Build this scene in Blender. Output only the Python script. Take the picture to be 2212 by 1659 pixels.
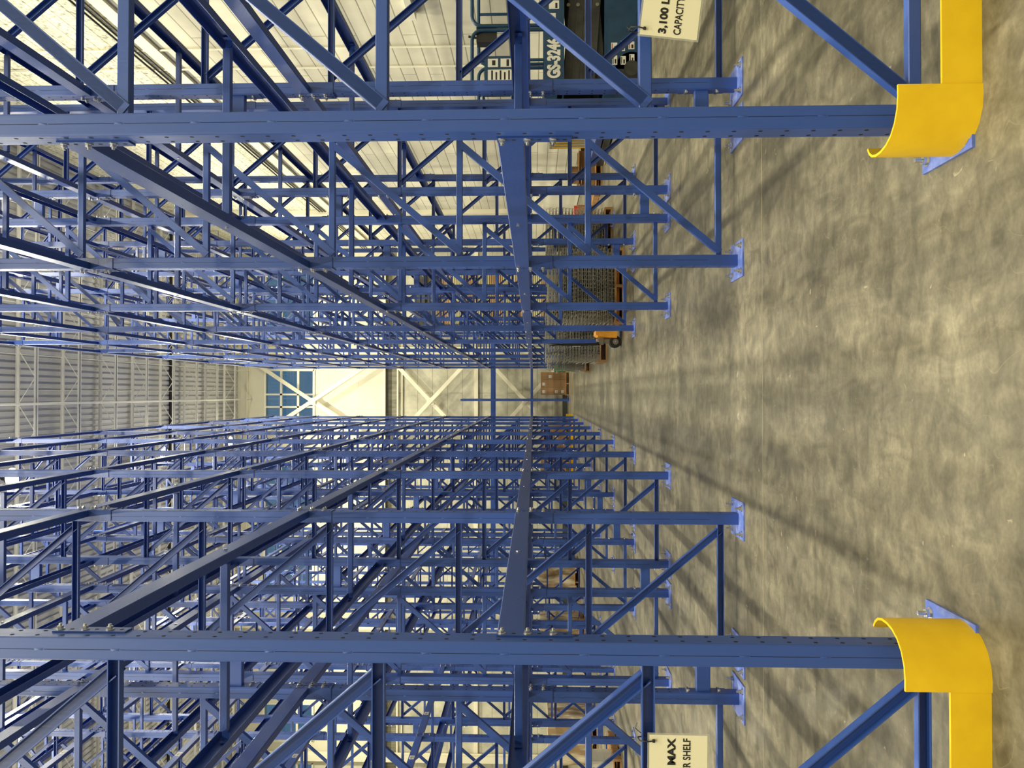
import bpy, math, random
from math import sin, cos, pi, radians
from mathutils import Matrix, Vector

for o in list(bpy.data.objects):
    bpy.data.objects.remove(o)
SC = bpy.context.scene
C = SC.collection
rnd = random.Random(7)

# ------------------------------------------------------------------ camera
D = 2.515                                   # bay pitch of the racks, metres
FPX, PITCH, YAW, ROLL = 1597.87, 0.0295621, 0.0122334, -0.00017933
EYE = Vector((0.0, 0.0, 0.53207 * D))
cyw, syw, cpt, spt = cos(YAW), sin(YAW), cos(PITCH), sin(PITCH)
FWD = Vector((syw * cpt, cyw * cpt, spt))
RGT0 = Vector((cyw, -syw, 0))
UP0 = RGT0.cross(FWD)
RGT = RGT0 * cos(ROLL) + UP0 * sin(ROLL)
UPV = UP0 * cos(ROLL) - RGT0 * sin(ROLL)
cam_d = bpy.data.cameras.new('camera')
cam_d.sensor_width = 36.0
cam_d.lens = FPX / 2212 * 36.0
cam_d.clip_start = 0.05
cam_d.clip_end = 200
cam = bpy.data.objects.new('camera', cam_d)
C.objects.link(cam)
# the phone was held upright and the picture stored on its side: image +x is down, image +y is to the right
cx, cy_, cz = -UPV, RGT, -FWD
cam.matrix_world = Matrix(((cx.x, cy_.x, cz.x, EYE.x), (cx.y, cy_.y, cz.y, EYE.y),
                           (cx.z, cy_.z, cz.z, EYE.z), (0, 0, 0, 1)))
SC.camera = cam

def to_px(P):
    d = Vector(P) - EYE
    z = d.dot(FWD)
    if z < 0.05:
        return None
    return 1106 - FPX * d.dot(UPV) / z, 1659 - (829.5 + FPX * d.dot(RGT) / z), z

# ------------------------------------------------------------------ world, exposure
w = bpy.data.worlds.new('dusk_sky')
SC.world = w
w.use_nodes = True
bg = w.node_tree.nodes['Background']
bg.inputs[0].default_value = (0.13, 0.26, 0.40, 1)
bg.inputs[1].default_value = 0.75
SC.view_settings.view_transform = 'Standard'
SC.view_settings.look = 'None'
SC.view_settings.gamma = 1
SC.view_settings.exposure = 0.0
SC.view_settings.use_curve_mapping = False
SC.cycles.max_bounces = 8
SC.cycles.diffuse_bounces = 5
SC.cycles.glossy_bounces = 3
SC.cycles.transparent_max_bounces = 8
SC.cycles.caustics_reflective = False
SC.cycles.caustics_refractive = False
SC.cycles.sample_clamp_indirect = 4.0

LAMP_POWER = 400.0
GLOW_POWER = 75.0
LAMP_COLOR = (1.0, 0.93, 0.69)

# ------------------------------------------------------------------ materials
def mat(name, col, rough=0.5, metal=0.0, **kw):
    m = bpy.data.materials.new(name)
    m.use_nodes = True
    b = m.node_tree.nodes['Principled BSDF']
    b.inputs['Base Color'].default_value = (*col, 1)
    b.inputs['Roughness'].default_value = rough
    b.inputs['Metallic'].default_value = metal
    for k, v in kw.items():
        b.inputs[k.replace('_', ' ')].default_value = v
    return m

def nodes(m):
    nt = m.node_tree
    return nt, nt.nodes, nt.links, nt.nodes['Principled BSDF']

def noise_mat(name, c1, c2, scale=(1, 1, 1), nscale=5.0, detail=6, rough=0.6, bump=0.0, bscale=None,
              lo=0.35, hi=0.65, metal=0.0, r2=None):
    m = mat(name, c1, rough, metal)
    nt, N, L, b = nodes(m)
    tc = N.new('ShaderNodeTexCoord')
    mp = N.new('ShaderNodeMapping')
    mp.inputs['Scale'].default_value = scale
    L.new(tc.outputs['Object'], mp.inputs[0])
    no = N.new('ShaderNodeTexNoise')
    no.inputs['Scale'].default_value = nscale
    no.inputs['Detail'].default_value = detail
    L.new(mp.outputs[0], no.inputs['Vector'])
    cr = N.new('ShaderNodeValToRGB')
    cr.color_ramp.elements[0].position = lo
    cr.color_ramp.elements[1].position = hi
    cr.color_ramp.elements[0].color = (*c1, 1)
    cr.color_ramp.elements[1].color = (*c2, 1)
    L.new(no.outputs['Fac'], cr.inputs[0])
    L.new(cr.outputs[0], b.inputs['Base Color'])
    if bump:
        n2 = N.new('ShaderNodeTexNoise')
        n2.inputs['Scale'].default_value = bscale or nscale * 6
        n2.inputs['Detail'].default_value = 4
        L.new(mp.outputs[0], n2.inputs['Vector'])
        bp = N.new('ShaderNodeBump')
        bp.inputs['Strength'].default_value = bump
        bp.inputs['Distance'].default_value = 0.01
        L.new(n2.outputs['Fac'], bp.inputs['Height'])
        L.new(bp.outputs[0], b.inputs['Normal'])
    if r2 is not None:
        mr = N.new('ShaderNodeMapRange')
        mr.inputs['To Min'].default_value = rough
        mr.inputs['To Max'].default_value = r2
        L.new(no.outputs['Fac'], mr.inputs['Value'])
        L.new(mr.outputs[0], b.inputs['Roughness'])
    return m

def paint(name, col, rough, stretch):
    """powder coat with faint rolling streaks along the member"""
    m = mat(name, col, rough)
    nt, N, L, b = nodes(m)
    b.inputs['Specular IOR Level'].default_value = 0.7
    tc = N.new('ShaderNodeTexCoord')
    mp = N.new('ShaderNodeMapping')
    mp.inputs['Scale'].default_value = stretch
    L.new(tc.outputs['Object'], mp.inputs[0])
    no = N.new('ShaderNodeTexNoise')
    no.inputs['Scale'].default_value = 90
    no.inputs['Detail'].default_value = 3
    L.new(mp.outputs[0], no.inputs['Vector'])
    mr = N.new('ShaderNodeMapRange')
    mr.inputs['To Min'].default_value = rough - 0.07
    mr.inputs['To Max'].default_value = rough + 0.1
    L.new(no.outputs['Fac'], mr.inputs['Value'])
    L.new(mr.outputs[0], b.inputs['Roughness'])
    bp = N.new('ShaderNodeBump')
    bp.inputs['Strength'].default_value = 0.35
    bp.inputs['Distance'].default_value = 0.0016
    L.new(no.outputs['Fac'], bp.inputs['Height'])
    L.new(bp.outputs[0], b.inputs['Normal'])
    return m

BLUE = (0.026, 0.076, 0.33)
M_post = paint('blue_post_paint', BLUE, 0.40, (1, 1, 0.05))
M_beam = paint('blue_beam_paint', (0.022, 0.064, 0.29), 0.34, (1, 0.03, 1))
M_plate = noise_mat('blue_plate_toplit', (0.10, 0.16, 0.55), (0.26, 0.33, 0.72), nscale=18, rough=0.38, lo=0.45, hi=0.75)  # paler, mottled blue: light falling from above is put into the plate colour
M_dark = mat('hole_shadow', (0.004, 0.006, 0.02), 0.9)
M_zinc = mat('zinc_plated_steel', (0.72, 0.72, 0.68), 0.22, 1.0)
M_yel = noise_mat('yellow_powder_coat', (0.80, 0.50, 0.010), (0.88, 0.57, 0.014), nscale=9, rough=0.42, bump=0.08, bscale=700)
M_label = mat('barcode_paper', (0.75, 0.73, 0.66), 0.6)
M_ink = mat('black_ink', (0.012, 0.012, 0.012), 0.55)
M_black = mat('black_plastic', (0.014, 0.014, 0.014), 0.5)
M_white = noise_mat('cream_paint', (0.72, 0.68, 0.52), (0.80, 0.76, 0.60), nscale=0.4, rough=0.7)
M_steelw = mat('white_painted_steel', (0.78, 0.75, 0.62), 0.5)
M_ceil = mat('painted_roof_deck', (0.46, 0.46, 0.47), 0.6)
M_joist = mat('painted_joist_steel', (0.66, 0.65, 0.62), 0.5)
M_plain = noise_mat('grey_side_panels', (0.22, 0.22, 0.20), (0.28, 0.28, 0.25), nscale=0.5, rough=0.8)
M_wood = noise_mat('pallet_wood', (0.33, 0.16, 0.055), (0.50, 0.29, 0.12), scale=(1, 8, 1), nscale=4, rough=0.8)
M_board = noise_mat('brown_cardboard', (0.24, 0.14, 0.065), (0.32, 0.19, 0.09), nscale=3, rough=0.75)
M_wcard = noise_mat('white_cardboard', (0.55, 0.52, 0.44), (0.66, 0.62, 0.52), nscale=3, rough=0.7)
M_wire = mat('galvanised_wire', (0.46, 0.44, 0.37), 0.42, 0.35)
M_wrap = noise_mat('stretch_film_over_cartons', (0.28, 0.19, 0.10), (0.72, 0.64, 0.48), scale=(1, 1, 0.25), nscale=7, rough=0.2, bump=0.7, bscale=14, lo=0.42, hi=0.68)
M_teal = noise_mat('teal_machine_paint', (0.006, 0.040, 0.095), (0.012, 0.056, 0.12), nscale=6, rough=0.45)
M_darkst = noise_mat('dark_greasy_steel', (0.022, 0.023, 0.022), (0.05, 0.05, 0.045), nscale=6, rough=0.5)
M_rub = mat('black_rubber', (0.016, 0.016, 0.015), 0.75)
M_orange = noise_mat('orange_worn_paint', (0.80, 0.32, 0.02), (0.88, 0.40, 0.04), nscale=14, rough=0.45)
M_green = mat('green_plastic', (0.03, 0.28, 0.08), 0.5)
M_grey = mat('grey_metal', (0.22, 0.21, 0.17), 0.5, 0.3)

def sign_mat():
    return mat('laminated_cream_card', (0.80, 0.76, 0.56), 0.25)
M_sign = sign_mat()
M_film = mat('clear_laminate', (0.55, 0.55, 0.48), 0.1)
M_film.node_tree.nodes['Principled BSDF'].inputs['Alpha'].default_value = 0.35

def lamp_mat():
    m = mat('glowing_lens', (1, 1, 1), 0.4)
    b = m.node_tree.nodes['Principled BSDF']
    b.inputs['Emission Color'].default_value = (1.0, 0.96, 0.82, 1)
    b.inputs['Emission Strength'].default_value = 45
    return m
M_lens = lamp_mat()

def glass_mat():
    m = bpy.data.materials.new('window_glass')
    m.use_nodes = True
    nt = m.node_tree
    N, L = nt.nodes, nt.links
    N.clear()
    out = N.new('ShaderNodeOutputMaterial')
    tr = N.new('ShaderNodeBsdfTransparent')
    tr.inputs[0].default_value = (0.75, 0.86, 0.92, 1)
    gl = N.new('ShaderNodeBsdfGlossy')
    gl.inputs['Roughness'].default_value = 0.03
    mx = N.new('ShaderNodeMixShader')
    mx.inputs[0].default_value = 0.10
    L.new(tr.outputs[0], mx.inputs[1])
    L.new(gl.outputs[0], mx.inputs[2])
    L.new(mx.outputs[0], out.inputs[0])
    return m
M_glass = glass_mat()

def floor_mat():
    m = mat('sealed_concrete', (0.2, 0.18, 0.12), 0.42)
    nt, N, L, b = nodes(m)
    tc = N.new('ShaderNodeTexCoord')
    def noise(scale, detail, mscale=(1, 1, 1), rot=0, dist=0.0):
        mp = N.new('ShaderNodeMapping')
        mp.inputs['Scale'].default_value = mscale
        mp.inputs['Rotation'].default_value = (0, 0, rot)
        L.new(tc.outputs['Object'], mp.inputs[0])
        n = N.new('ShaderNodeTexNoise')
        n.inputs['Scale'].default_value = scale
        n.inputs['Detail'].default_value = detail
        n.inputs['Distortion'].default_value = dist
        L.new(mp.outputs[0], n.inputs['Vector'])
        return n.outputs['Fac']
    def ramp(fac, p0, p1, c0, c1):
        cr = N.new('ShaderNodeValToRGB')
        cr.color_ramp.elements[0].position, cr.color_ramp.elements[1].position = p0, p1
        cr.color_ramp.elements[0].color, cr.color_ramp.elements[1].color = (*c0, 1), (*c1, 1)
        L.new(fac, cr.inputs[0])
        return cr.outputs[0]
    def mix(f, a, c, mode='MIX', fv=None):
        mx = N.new('ShaderNodeMix')
        mx.data_type = 'RGBA'
        mx.blend_type = mode
        if f is not None:
            L.new(f, mx.inputs[0])
        else:
            mx.inputs[0].default_value = fv
        L.new(a, mx.inputs[6])
        L.new(c, mx.inputs[7])
        return mx.outputs[2]
    base = ramp(noise(1.3, 9, (1.0, 1.0, 1), 0.3, 0.6), 0.30, 0.70, (0.086, 0.078, 0.056), (0.225, 0.205, 0.150))
    swirl = ramp(noise(5.0, 8, (1.6, 0.8, 1), 0.7, 1.5), 0.33, 0.68, (0.68, 0.68, 0.66), (1.18, 1.17, 1.15))
    c = mix(None, base, swirl, 'MULTIPLY', 1.0)
    mid = ramp(noise(13, 7, (0.7, 1.3, 1), 0.2, 0.8), 0.30, 0.70, (0.74, 0.74, 0.73), (1.26, 1.25, 1.23))
    c = mix(None, c, mid, 'MULTIPLY', 1.0)
    fine = ramp(noise(70, 4), 0.3, 0.7, (0.88, 0.88, 0.88), (1.12, 1.12, 1.12))
    c = mix(None, c, fine, 'MULTIPLY', 1.0)
    # pale scuffs and splashes
    sp = ramp(noise(16, 3, (1, 1, 1), 0, 1.0), 0.70, 0.76, (0, 0, 0), (1, 1, 1))
    white = N.new('ShaderNodeRGB')
    white.outputs[0].default_value = (0.46, 0.42, 0.30, 1)
    sp2 = N.new('ShaderNodeMath'); sp2.operation = 'MULTIPLY'; sp2.inputs[1].default_value = 0.55
    L.new(sp, sp2.inputs[0])
    c = mix(sp2.outputs[0], c, white.outputs[0])
    # fine scratches: thin iso-lines of two stretched noises
    for sc, ms, rot in ((2.2, (1, 1, 1), 0.0), (1.4, (1, 1.4, 1), 1.0)):
        n = noise(sc, 2, ms, rot, 0.4)
        a = N.new('ShaderNodeMath'); a.operation = 'SUBTRACT'; a.inputs[1].default_value = 0.5; L.new(n, a.inputs[0])
        ab = N.new('ShaderNodeMath'); ab.operation = 'ABSOLUTE'; L.new(a.outputs[0], ab.inputs[0])
        lt = N.new('ShaderNodeMath'); lt.operation = 'LESS_THAN'; lt.inputs[1].default_value = 0.0006; L.new(ab.outputs[0], lt.inputs[0])
        sc_ = N.new('ShaderNodeMath'); sc_.operation = 'MULTIPLY'; sc_.inputs[1].default_value = 0.12; L.new(lt.outputs[0], sc_.inputs[0])
        c = mix(sc_.outputs[0], c, white.outputs[0])
    L.new(c, b.inputs['Base Color'])
    rr = N.new('ShaderNodeMapRange')
    rr.inputs['To Min'].default_value = 0.30
    rr.inputs['To Max'].default_value = 0.50
    L.new(noise(2.5, 5), rr.inputs['Value'])
    L.new(rr.outputs[0], b.inputs['Roughness'])
    bp = N.new('ShaderNodeBump')
    bp.inputs['Strength'].default_value = 0.12
    bp.inputs['Distance'].default_value = 0.004
    L.new(noise(9, 6, (1, 2.5, 1)), bp.inputs['Height'])
    L.new(bp.outputs[0], b.inputs['Normal'])
    b.inputs['Specular IOR Level'].default_value = 0.45
    return m
M_floor = floor_mat()

def wall_mat(name, c1, c2, cm, row, width, nscale, plane, mortar=0.006, bump=0.3, p=(0.35, 0.65)):
    """course lines + mottling; plane = 'XZ' or 'YZ'"""
    m = mat(name, c1, 0.8)
    nt, N, L, b = nodes(m)
    tc = N.new('ShaderNodeTexCoord')
    sp = N.new('ShaderNodeSeparateXYZ')
    L.new(tc.outputs['Object'], sp.inputs[0])
    cb = N.new('ShaderNodeCombineXYZ')
    L.new(sp.outputs['X' if plane == 'XZ' else 'Y'], cb.inputs[0])
    L.new(sp.outputs['Z'], cb.inputs[1])
    br = N.new('ShaderNodeTexBrick')
    br.inputs['Scale'].default_value = 1
    br.inputs['Mortar Size'].default_value = mortar
    br.inputs['Brick Width'].default_value = width
    br.inputs['Row Height'].default_value = row
    br.inputs['Mortar Smooth'].default_value = 0.1
    br.inputs['Color1'].default_value = (1, 1, 1, 1)
    br.inputs['Color2'].default_value = (0.95, 0.95, 0.95, 1)
    br.inputs['Mortar'].default_value = (*cm, 1)
    L.new(cb.outputs[0], br.inputs['Vector'])
    no = N.new('ShaderNodeTexNoise')
    no.inputs['Scale'].default_value = nscale
    no.inputs['Detail'].default_value = 8
    no.inputs['Roughness'].default_value = 0.65
    L.new(tc.outputs['Object'], no.inputs['Vector'])
    cr = N.new('ShaderNodeValToRGB')
    cr.color_ramp.elements[0].position, cr.color_ramp.elements[1].position = p
    cr.color_ramp.elements[0].color, cr.color_ramp.elements[1].color = (*c1, 1), (*c2, 1)
    L.new(no.outputs['Fac'], cr.inputs[0])
    mx = N.new('ShaderNodeMix'); mx.data_type = 'RGBA'; mx.blend_type = 'MULTIPLY'; mx.inputs[0].default_value = 1
    L.new(cr.outputs[0], mx.inputs[6]); L.new(br.outputs['Color'], mx.inputs[7])
    L.new(mx.outputs[2], b.inputs['Base Color'])
    bp = N.new('ShaderNodeBump')
    bp.inputs['Strength'].default_value = bump
    bp.inputs['Distance'].default_value = 0.01
    L.new(br.outputs['Fac'], bp.inputs['Height'])
    bp.invert = True
    L.new(bp.outputs[0], b.inputs['Normal'])
    return m
M_cmuF = wall_mat('stained_precast_panel', (0.36, 0.35, 0.27), (0.60, 0.58, 0.46), (0.6, 0.6, 0.6), 0.6, 40, 1.3, 'XZ', 0.012, 0.2)
M_cmuR = wall_mat('smooth_painted_courses', (0.60, 0.57, 0.45), (0.70, 0.67, 0.54), (0.42, 0.42, 0.40), 0.25, 3.0, 0.9, 'YZ', 0.010)
M_roughR = wall_mat('speckled_rough_courses', (0.28, 0.27, 0.20), (0.72, 0.69, 0.53), (0.5, 0.5, 0.45), 0.25, 60, 14, 'YZ', 0.010, 0.3, (0.36, 0.50))
M_creamF = wall_mat('cream_upper_panels', (0.66, 0.63, 0.48), (0.73, 0.70, 0.55), (0.88, 0.88, 0.86), 1.2, 60, 0.6, 'XZ', 0.01, 0.1)
M_recess = noise_mat('dark_ledge', (0.14, 0.135, 0.10), (0.24, 0.23, 0.17), scale=(6, 1, 1), nscale=2, rough=0.8)

# ------------------------------------------------------------------ mesh builder
class MB:
    def __init__(s):
        s.v, s.f, s.m, s.mats, s.sm = [], [], [], [], []
    def mi(s, m):
        if m not in s.mats:
            s.mats.append(m)
        return s.mats.index(m)
    def poly(s, vs, fs, m, smooth=False):
        o = len(s.v)
        s.v += [tuple(p) for p in vs]
        k = s.mi(m)
        for f in fs:
            s.f.append(tuple(i + o for i in f)); s.m.append(k); s.sm.append(smooth)
        return s
    def box(s, x0, x1, y0, y1, z0, z1, m, T=None):
        vs = [(x, y, z) for x in (x0, x1) for y in (y0, y1) for z in (z0, z1)]
        if T is not None:
            vs = [tuple(T @ Vector(p)) for p in vs]
        return s.poly(vs, [(0, 1, 3, 2), (4, 6, 7, 5), (0, 4, 5, 1), (2, 3, 7, 6), (0, 2, 6, 4), (1, 5, 7, 3)], m)
    def extrude(s, prof, A, B, U, V, m, caps=True, smooth=False):
        """closed 2-D profile swept from A to B; profile axes U, V"""
        A, B, U, V = Vector(A), Vector(B), Vector(U), Vector(V)
        n = len(prof)
        vs = [A + U * a + V * b for a, b in prof] + [B + U * a + V * b for a, b in prof]
        fs = [(i, (i + 1) % n, n + (i + 1) % n, n + i) for i in range(n)]
        s.poly(vs, fs, m, smooth)
        if caps:
            o = len(s.v) - 2 * n
            k = s.mi(m)
            s.f += [tuple(range(o + n - 1, o - 1, -1)), tuple(range(o + n, o + 2 * n))]
            s.m += [k, k]; s.sm += [False, False]
        return s
    def cyl(s, A, B, r, m, n=12, r2=None, smooth=True):
        A, B = Vector(A), Vector(B)
        d = (B - A).normalized()
        u = d.orthogonal().normalized(); v = d.cross(u)
        r2 = r if r2 is None else r2
        vs = [A + (u * cos(2 * pi * i / n) + v * sin(2 * pi * i / n)) * r for i in range(n)]
        vs += [B + (u * cos(2 * pi * i / n) + v * sin(2 * pi * i / n)) * r2 for i in range(n)]
        s.poly(vs, [(i, (i + 1) % n, n + (i + 1) % n, n + i) for i in range(n)], m, smooth)
        s.poly(vs, [tuple(range(n - 1, -1, -1)), tuple(range(n, 2 * n))], m)
        return s
    def tube(s, pts, r, m, n=8):
        pts = [Vector(p) for p in pts]
        rings = []
        up = None
        for i, p in enumerate(pts):
            a = pts[max(i - 1, 0)]; b = pts[min(i + 1, len(pts) - 1)]
            d = (b - a).normalized()
            if up is None:
                u = d.orthogonal().normalized()
            else:
                u = (up - d * up.dot(d))
                u = u.normalized() if u.length > 1e-4 else d.orthogonal().normalized()
            up = u
            v = d.cross(u)
            rings.append([p + (u * cos(2 * pi * k / n) + v * sin(2 * pi * k / n)) * r for k in range(n)])
        vs = [q for ring in rings for q in ring]
        fs = []
        for i in range(len(pts) - 1):
            for k in range(n):
                fs.append((i * n + k, i * n + (k + 1) % n, (i + 1) * n + (k + 1) % n, (i + 1) * n + k))
        s.poly(vs, fs, m, True)
        s.poly(vs, [tuple(range(n - 1, -1, -1)), tuple(range(len(vs) - n, len(vs)))], m)
        return s
    def mesh(s, name):
        me = bpy.data.meshes.new(name)
        me.from_pydata(s.v, [], s.f)
        for m in s.mats:
            me.materials.append(m)
        me.polygons.foreach_set('material_index', s.m)
        me.polygons.foreach_set('use_smooth', s.sm)
        me.update()
        return me

def obj(name, me, parent=None, loc=(0, 0, 0), rz=0.0, label=None):
    if isinstance(me, MB):
        me = me.mesh(name)
    o = bpy.data.objects.new(name, me)
    C.objects.link(o)
    if parent is not None:
        o.parent = parent
    o.location = loc
    if rz:
        o.rotation_euler = (0, 0, rz)
    if label:
        o['label'] = label
    return o
def tag(o, label, cat, group=None):
    o['label'] = label; o['category'] = cat
    if o.name.split('.')[0].rsplit('_', 1)[-1] in ('beam', 'column'):
        o['kind'] = 'thing'
    if group:
        o['group'] = group
    return o
def thing(name, label, cat, loc=(0, 0, 0), rz=0.0, group=None):
    o = bpy.data.objects.new(name, None)
    o.empty_display_size = 0.1
    C.objects.link(o)
    o.location = loc
    o.rotation_euler = (0, 0, rz)
    return tag(o, label, cat, group)
def struct(name, mb, loc=(0, 0, 0), label=None):
    o = obj(name, mb, None, loc)
    o['kind'] = 'structure'
    if label:
        o['label'] = label
    return o
def copy_tree(o, parent=None):
    c = o.copy()
    C.objects.link(c)
    c.parent = parent
    for ch in KIDS.get(o, []):
        copy_tree(ch, c)
    return c
KIDS = {}

def rrect(x0, x1, y0, y1, r, k=3):
    pts = []
    for cx_, cy2, a0 in ((x1 - r, y1 - r, 0), (x0 + r, y1 - r, pi / 2), (x0 + r, y0 + r, pi), (x1 - r, y0 + r, 1.5 * pi)):
        for i in range(k + 1):
            a = a0 + (pi / 2) * i / k
            pts.append((cx_ + r * cos(a), cy2 + r * sin(a)))
    return pts
def cprof(w, d, t, lip=0.0, r=0.003):
    """channel: web along U (width w, centred), flanges reach to V=d, optional lips; web outer face at V=0"""
    h = w / 2
    p = [(-h, r), (-h + r, 0), (h - r, 0), (h, r), (h, d)]
    if lip:
        p += [(h - lip, d), (h - lip, d - t), (h - t, d - t)]
    else:
        p += [(h - t, d)]
    p += [(h - t, t), (-h + t, t)]
    if lip:
        p += [(-h + t, d - t), (-h + lip, d - t), (-h + lip, d)]
    else:
        p += [(-h + t, d)]
    p += [(-h, d)]
    return p

ORD = ['zeroth', 'first', 'second', 'third', 'fourth', 'fifth', 'sixth', 'seventh', 'eighth', 'ninth', 'tenth', 'eleventh', 'twelfth', 'thirteenth', 'fourteenth', 'fifteenth']

# ------------------------------------------------------------------ setting
WX0, WX1, WY0, WY1, ZC = -17.0, 5.87, -9.0, 29.55, 13.3
mb = MB()
mb.box(WX0, WX1, WY0, WY1, -0.2, 0.0, M_floor)
struct('floor', mb, label='mottled sealed concrete warehouse floor')
M_joint = mat('joint_filler', (0.24, 0.22, 0.155), 0.7)
k = 0
for yy in (4.37, 13.2, 22.0):
    k += 1
    mb = MB(); mb.box(WX0, WX1, yy - 0.005, yy + 0.005, 0.0002, 0.0009, M_joint)
    struct('trim_%d' % k, mb, label='pale saw-cut joint running across the floor')
# roof deck: corrugated sheet, ribs run along the aisle
mb = MB()
pr = []
x = WX0
while x < WX1:
    pr += [(x, 0.0), (x + 0.085, 0.0), (x + 0.10, 0.038), (x + 0.145, 0.038)]
    x += 0.16
pts0 = [(a, WY0, ZC + b) for a, b in pr] + [(a, WY1, ZC + b) for a, b in pr]
n = len(pr)
mb.poly(pts0, [(i, i + n, i + n + 1, i + 1) for i in range(n - 1)], M_ceil)
mb.box(WX0, WX1, WY0, WY1, ZC + 0.06, ZC + 0.12, M_ceil)
struct('ceiling', mb, label='ribbed painted metal roof deck')
mb = MB(); mb.box(WX0, WX1, 23.92, 24.14, ZC - 0.05, ZC - 0.004, mat('black_gap', (0.008, 0.008, 0.008), 0.9))
struct('trim_4', mb, label='black roof expansion gap across the ceiling')

# far wall with window openings
WIN = [(-14.95 - 0.9, -14.80), (-13.95, -12.44), (-7.95, -5.95), (-4.9, -2.9), (-1.547, 0.934), (2.55, 5.03)]
ZW0, ZW1 = 10.182, 12.187
mb = MB()
mb.box(WX0 - 0.3, WX1 + 0.3, WY1 + 0.02, WY1 + 0.35, 0, 6.83, M_cmuF)
struct('wall_far', mb, label='stained lower precast panels of the far wall')
mb = MB()
mb.box(WX0 - 0.3, WX1 + 0.3, WY1 + 0.12, WY1 + 0.35, 6.83, 7.29, M_recess)
struct('trim_5', mb, label='dark recessed ledge across the far wall')
mb = MB()
mb.box(WX0, WX1, WY1, WY1 + 0.35, 7.29, ZW0, M_creamF)
mb.box(WX0, WX1, WY1, WY1 + 0.35, ZW1, ZC + 0.1, M_creamF)
xe = [WX0] + [v for a, b in WIN for v in (a, b)] + [WX1]
for i in range(0, len(xe), 2):
    if xe[i + 1] > xe[i]:
        mb.box(xe[i], xe[i + 1], WY1, WY1 + 0.35, ZW0, ZW1, M_creamF)
struct('wall_upper', mb, label='cream upper band of the far wall')
mb = MB()
mb.box(WX0, WX1, WY1 - 0.06, WY1 + 0.1, 12.86, 12.92, M_white)
mb.box(WX0, WX1, WY1 - 0.04, WY1 + 0.1, 7.29, 7.33, M_white)
mb.box(WX0, WX1, WY1 - 0.05, WY1 + 0.1, 6.77, 6.83, M_white)
mb.box(WX0, WX1, WY1 - 0.03, WY1 + 0.1, 6.60, 6.64, M_white)
mb.box(WX0, WX1, WY1 - 0.05, WY1 + 0.1, 3.57, 3.72, M_white)
struct('trim_6', mb, label='pale horizontal ledges on the far wall')
mb = MB(); mb.box(WX0, WX1, WY1 - 0.03, WY1 + 0.05, 0.0, 0.20, mat('dark_base_board', (0.035, 0.04, 0.03), 0.7))
struct('baseboard_far', mb, label='dark base strip at the foot of the far wall')
for i, (a, b) in enumerate(WIN):
    f = MB()
    y0, y1 = WY1 - 0.04, WY1 + 0.10
    t = 0.05
    f.box(a, b, y0, y1, ZW1 - t, ZW1 + 0.03, M_steelw); f.box(a, b, y0, y1, ZW0 - 0.03, ZW0 + t, M_steelw)
    f.box(a - 0.03, a + t, y0, y1, ZW0, ZW1, M_steelw); f.box(b - t, b + 0.03, y0, y1, ZW0, ZW1, M_steelw)
    for zz in (11.52, 10.83):
        f.box(a, b, y0 + 0.01, y1, zz - 0.045, zz + 0.045, M_steelw)
    L_ = b - a
    us = (0.40, 0.605) if L_ > 1.6 else (0.5,)
    for u in us:
        xx = b - L_ * u
        f.box(xx - 0.035, xx + 0.035, y0 + 0.01, y1, ZW0, ZW1, M_steelw)
    wo = struct('window_%d' % (i + 1), f, label='high window of blue dusk panes in the far wall')
    g = MB(); g.box(a, b, WY1 + 0.05, WY1 + 0.058, ZW0, ZW1, M_glass)
    obj('glass', g, wo)
# side and back walls
mb = MB(); mb.box(WX1, WX1 + 0.3, WY0 - 0.3, WY1 + 0.35, 0, 7.8, M_cmuR)
struct('wall_right', mb, label='smooth painted lower part of the side wall by the lift')
mb = MB(); mb.box(WX1, WX1 + 0.3, WY0 - 0.3, WY1 + 0.35, 7.8, ZC + 0.1, M_roughR)
struct('wall_right_upper', mb, label='speckled rough upper part of the side wall by the lift')
mb = MB(); mb.box(WX0 - 0.3, WX0, WY0 - 0.3, WY1 + 0.35, 0, ZC + 0.1, M_plain)
struct('wall_left', mb, label='side wall beyond the lower racks')
mb = MB(); mb.box(WX0 - 0.3, WX1 + 0.3, WY0 - 0.3, WY0, 0, ZC + 0.1, M_plain)
struct('wall_back', mb, label='end wall behind the viewpoint')
mb = MB(); mb.box(WX1 - 0.06, WX1 + 0.01, WY0, WY1, 7.72, 7.95, M_white)
struct('trim_7', mb, label='pale ledge along the side wall by the lift')
mb = MB(); mb.box(WX1 - 0.14, WX1 + 0.01, 23.5, 23.9, 0, ZC, M_white)
struct('trim_8', mb, label='white pilaster on the side wall by the lift')
# roll up door far right
mb = MB()
z = 0.0
DX0, DX1, DZ = 2.75, 4.8, 5.65
cols = [noise_mat('door_slat_%d' % i, c1, c2, nscale=1.5, rough=0.5) for i, (c1, c2) in enumerate((((0.40, 0.37, 0.20), (0.52, 0.48, 0.28)), ((0.34, 0.21, 0.10), (0.46, 0.30, 0.16))))]
i = 0
while z < DZ - 0.07:
    pr = [(0.0, 0.0), (0.02, 0.012), (0.028, 0.035), (0.02, 0.058), (0.0, 0.068), (-0.03, 0.068), (-0.03, 0.0)]
    mb.extrude([(-a, b) for a, b in pr], (DX0, WY1 - 0.05, z), (DX1, WY1 - 0.05, z), (0, 1, 0), (0, 0, 1), cols[(i // 7) % 2])
    z += 0.074; i += 1
dr = struct('door_1', mb, label='closed slatted roll-up door in the far wall')
g = MB()
g.box(DX0 - 0.12, DX0, WY1 - 0.12, WY1 - 0.005, 0, DZ, M_darkst); g.box(DX1, DX1 + 0.12, WY1 - 0.12, WY1 - 0.005, 0, DZ, M_darkst)
obj('guide_rail', g, dr)
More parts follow.
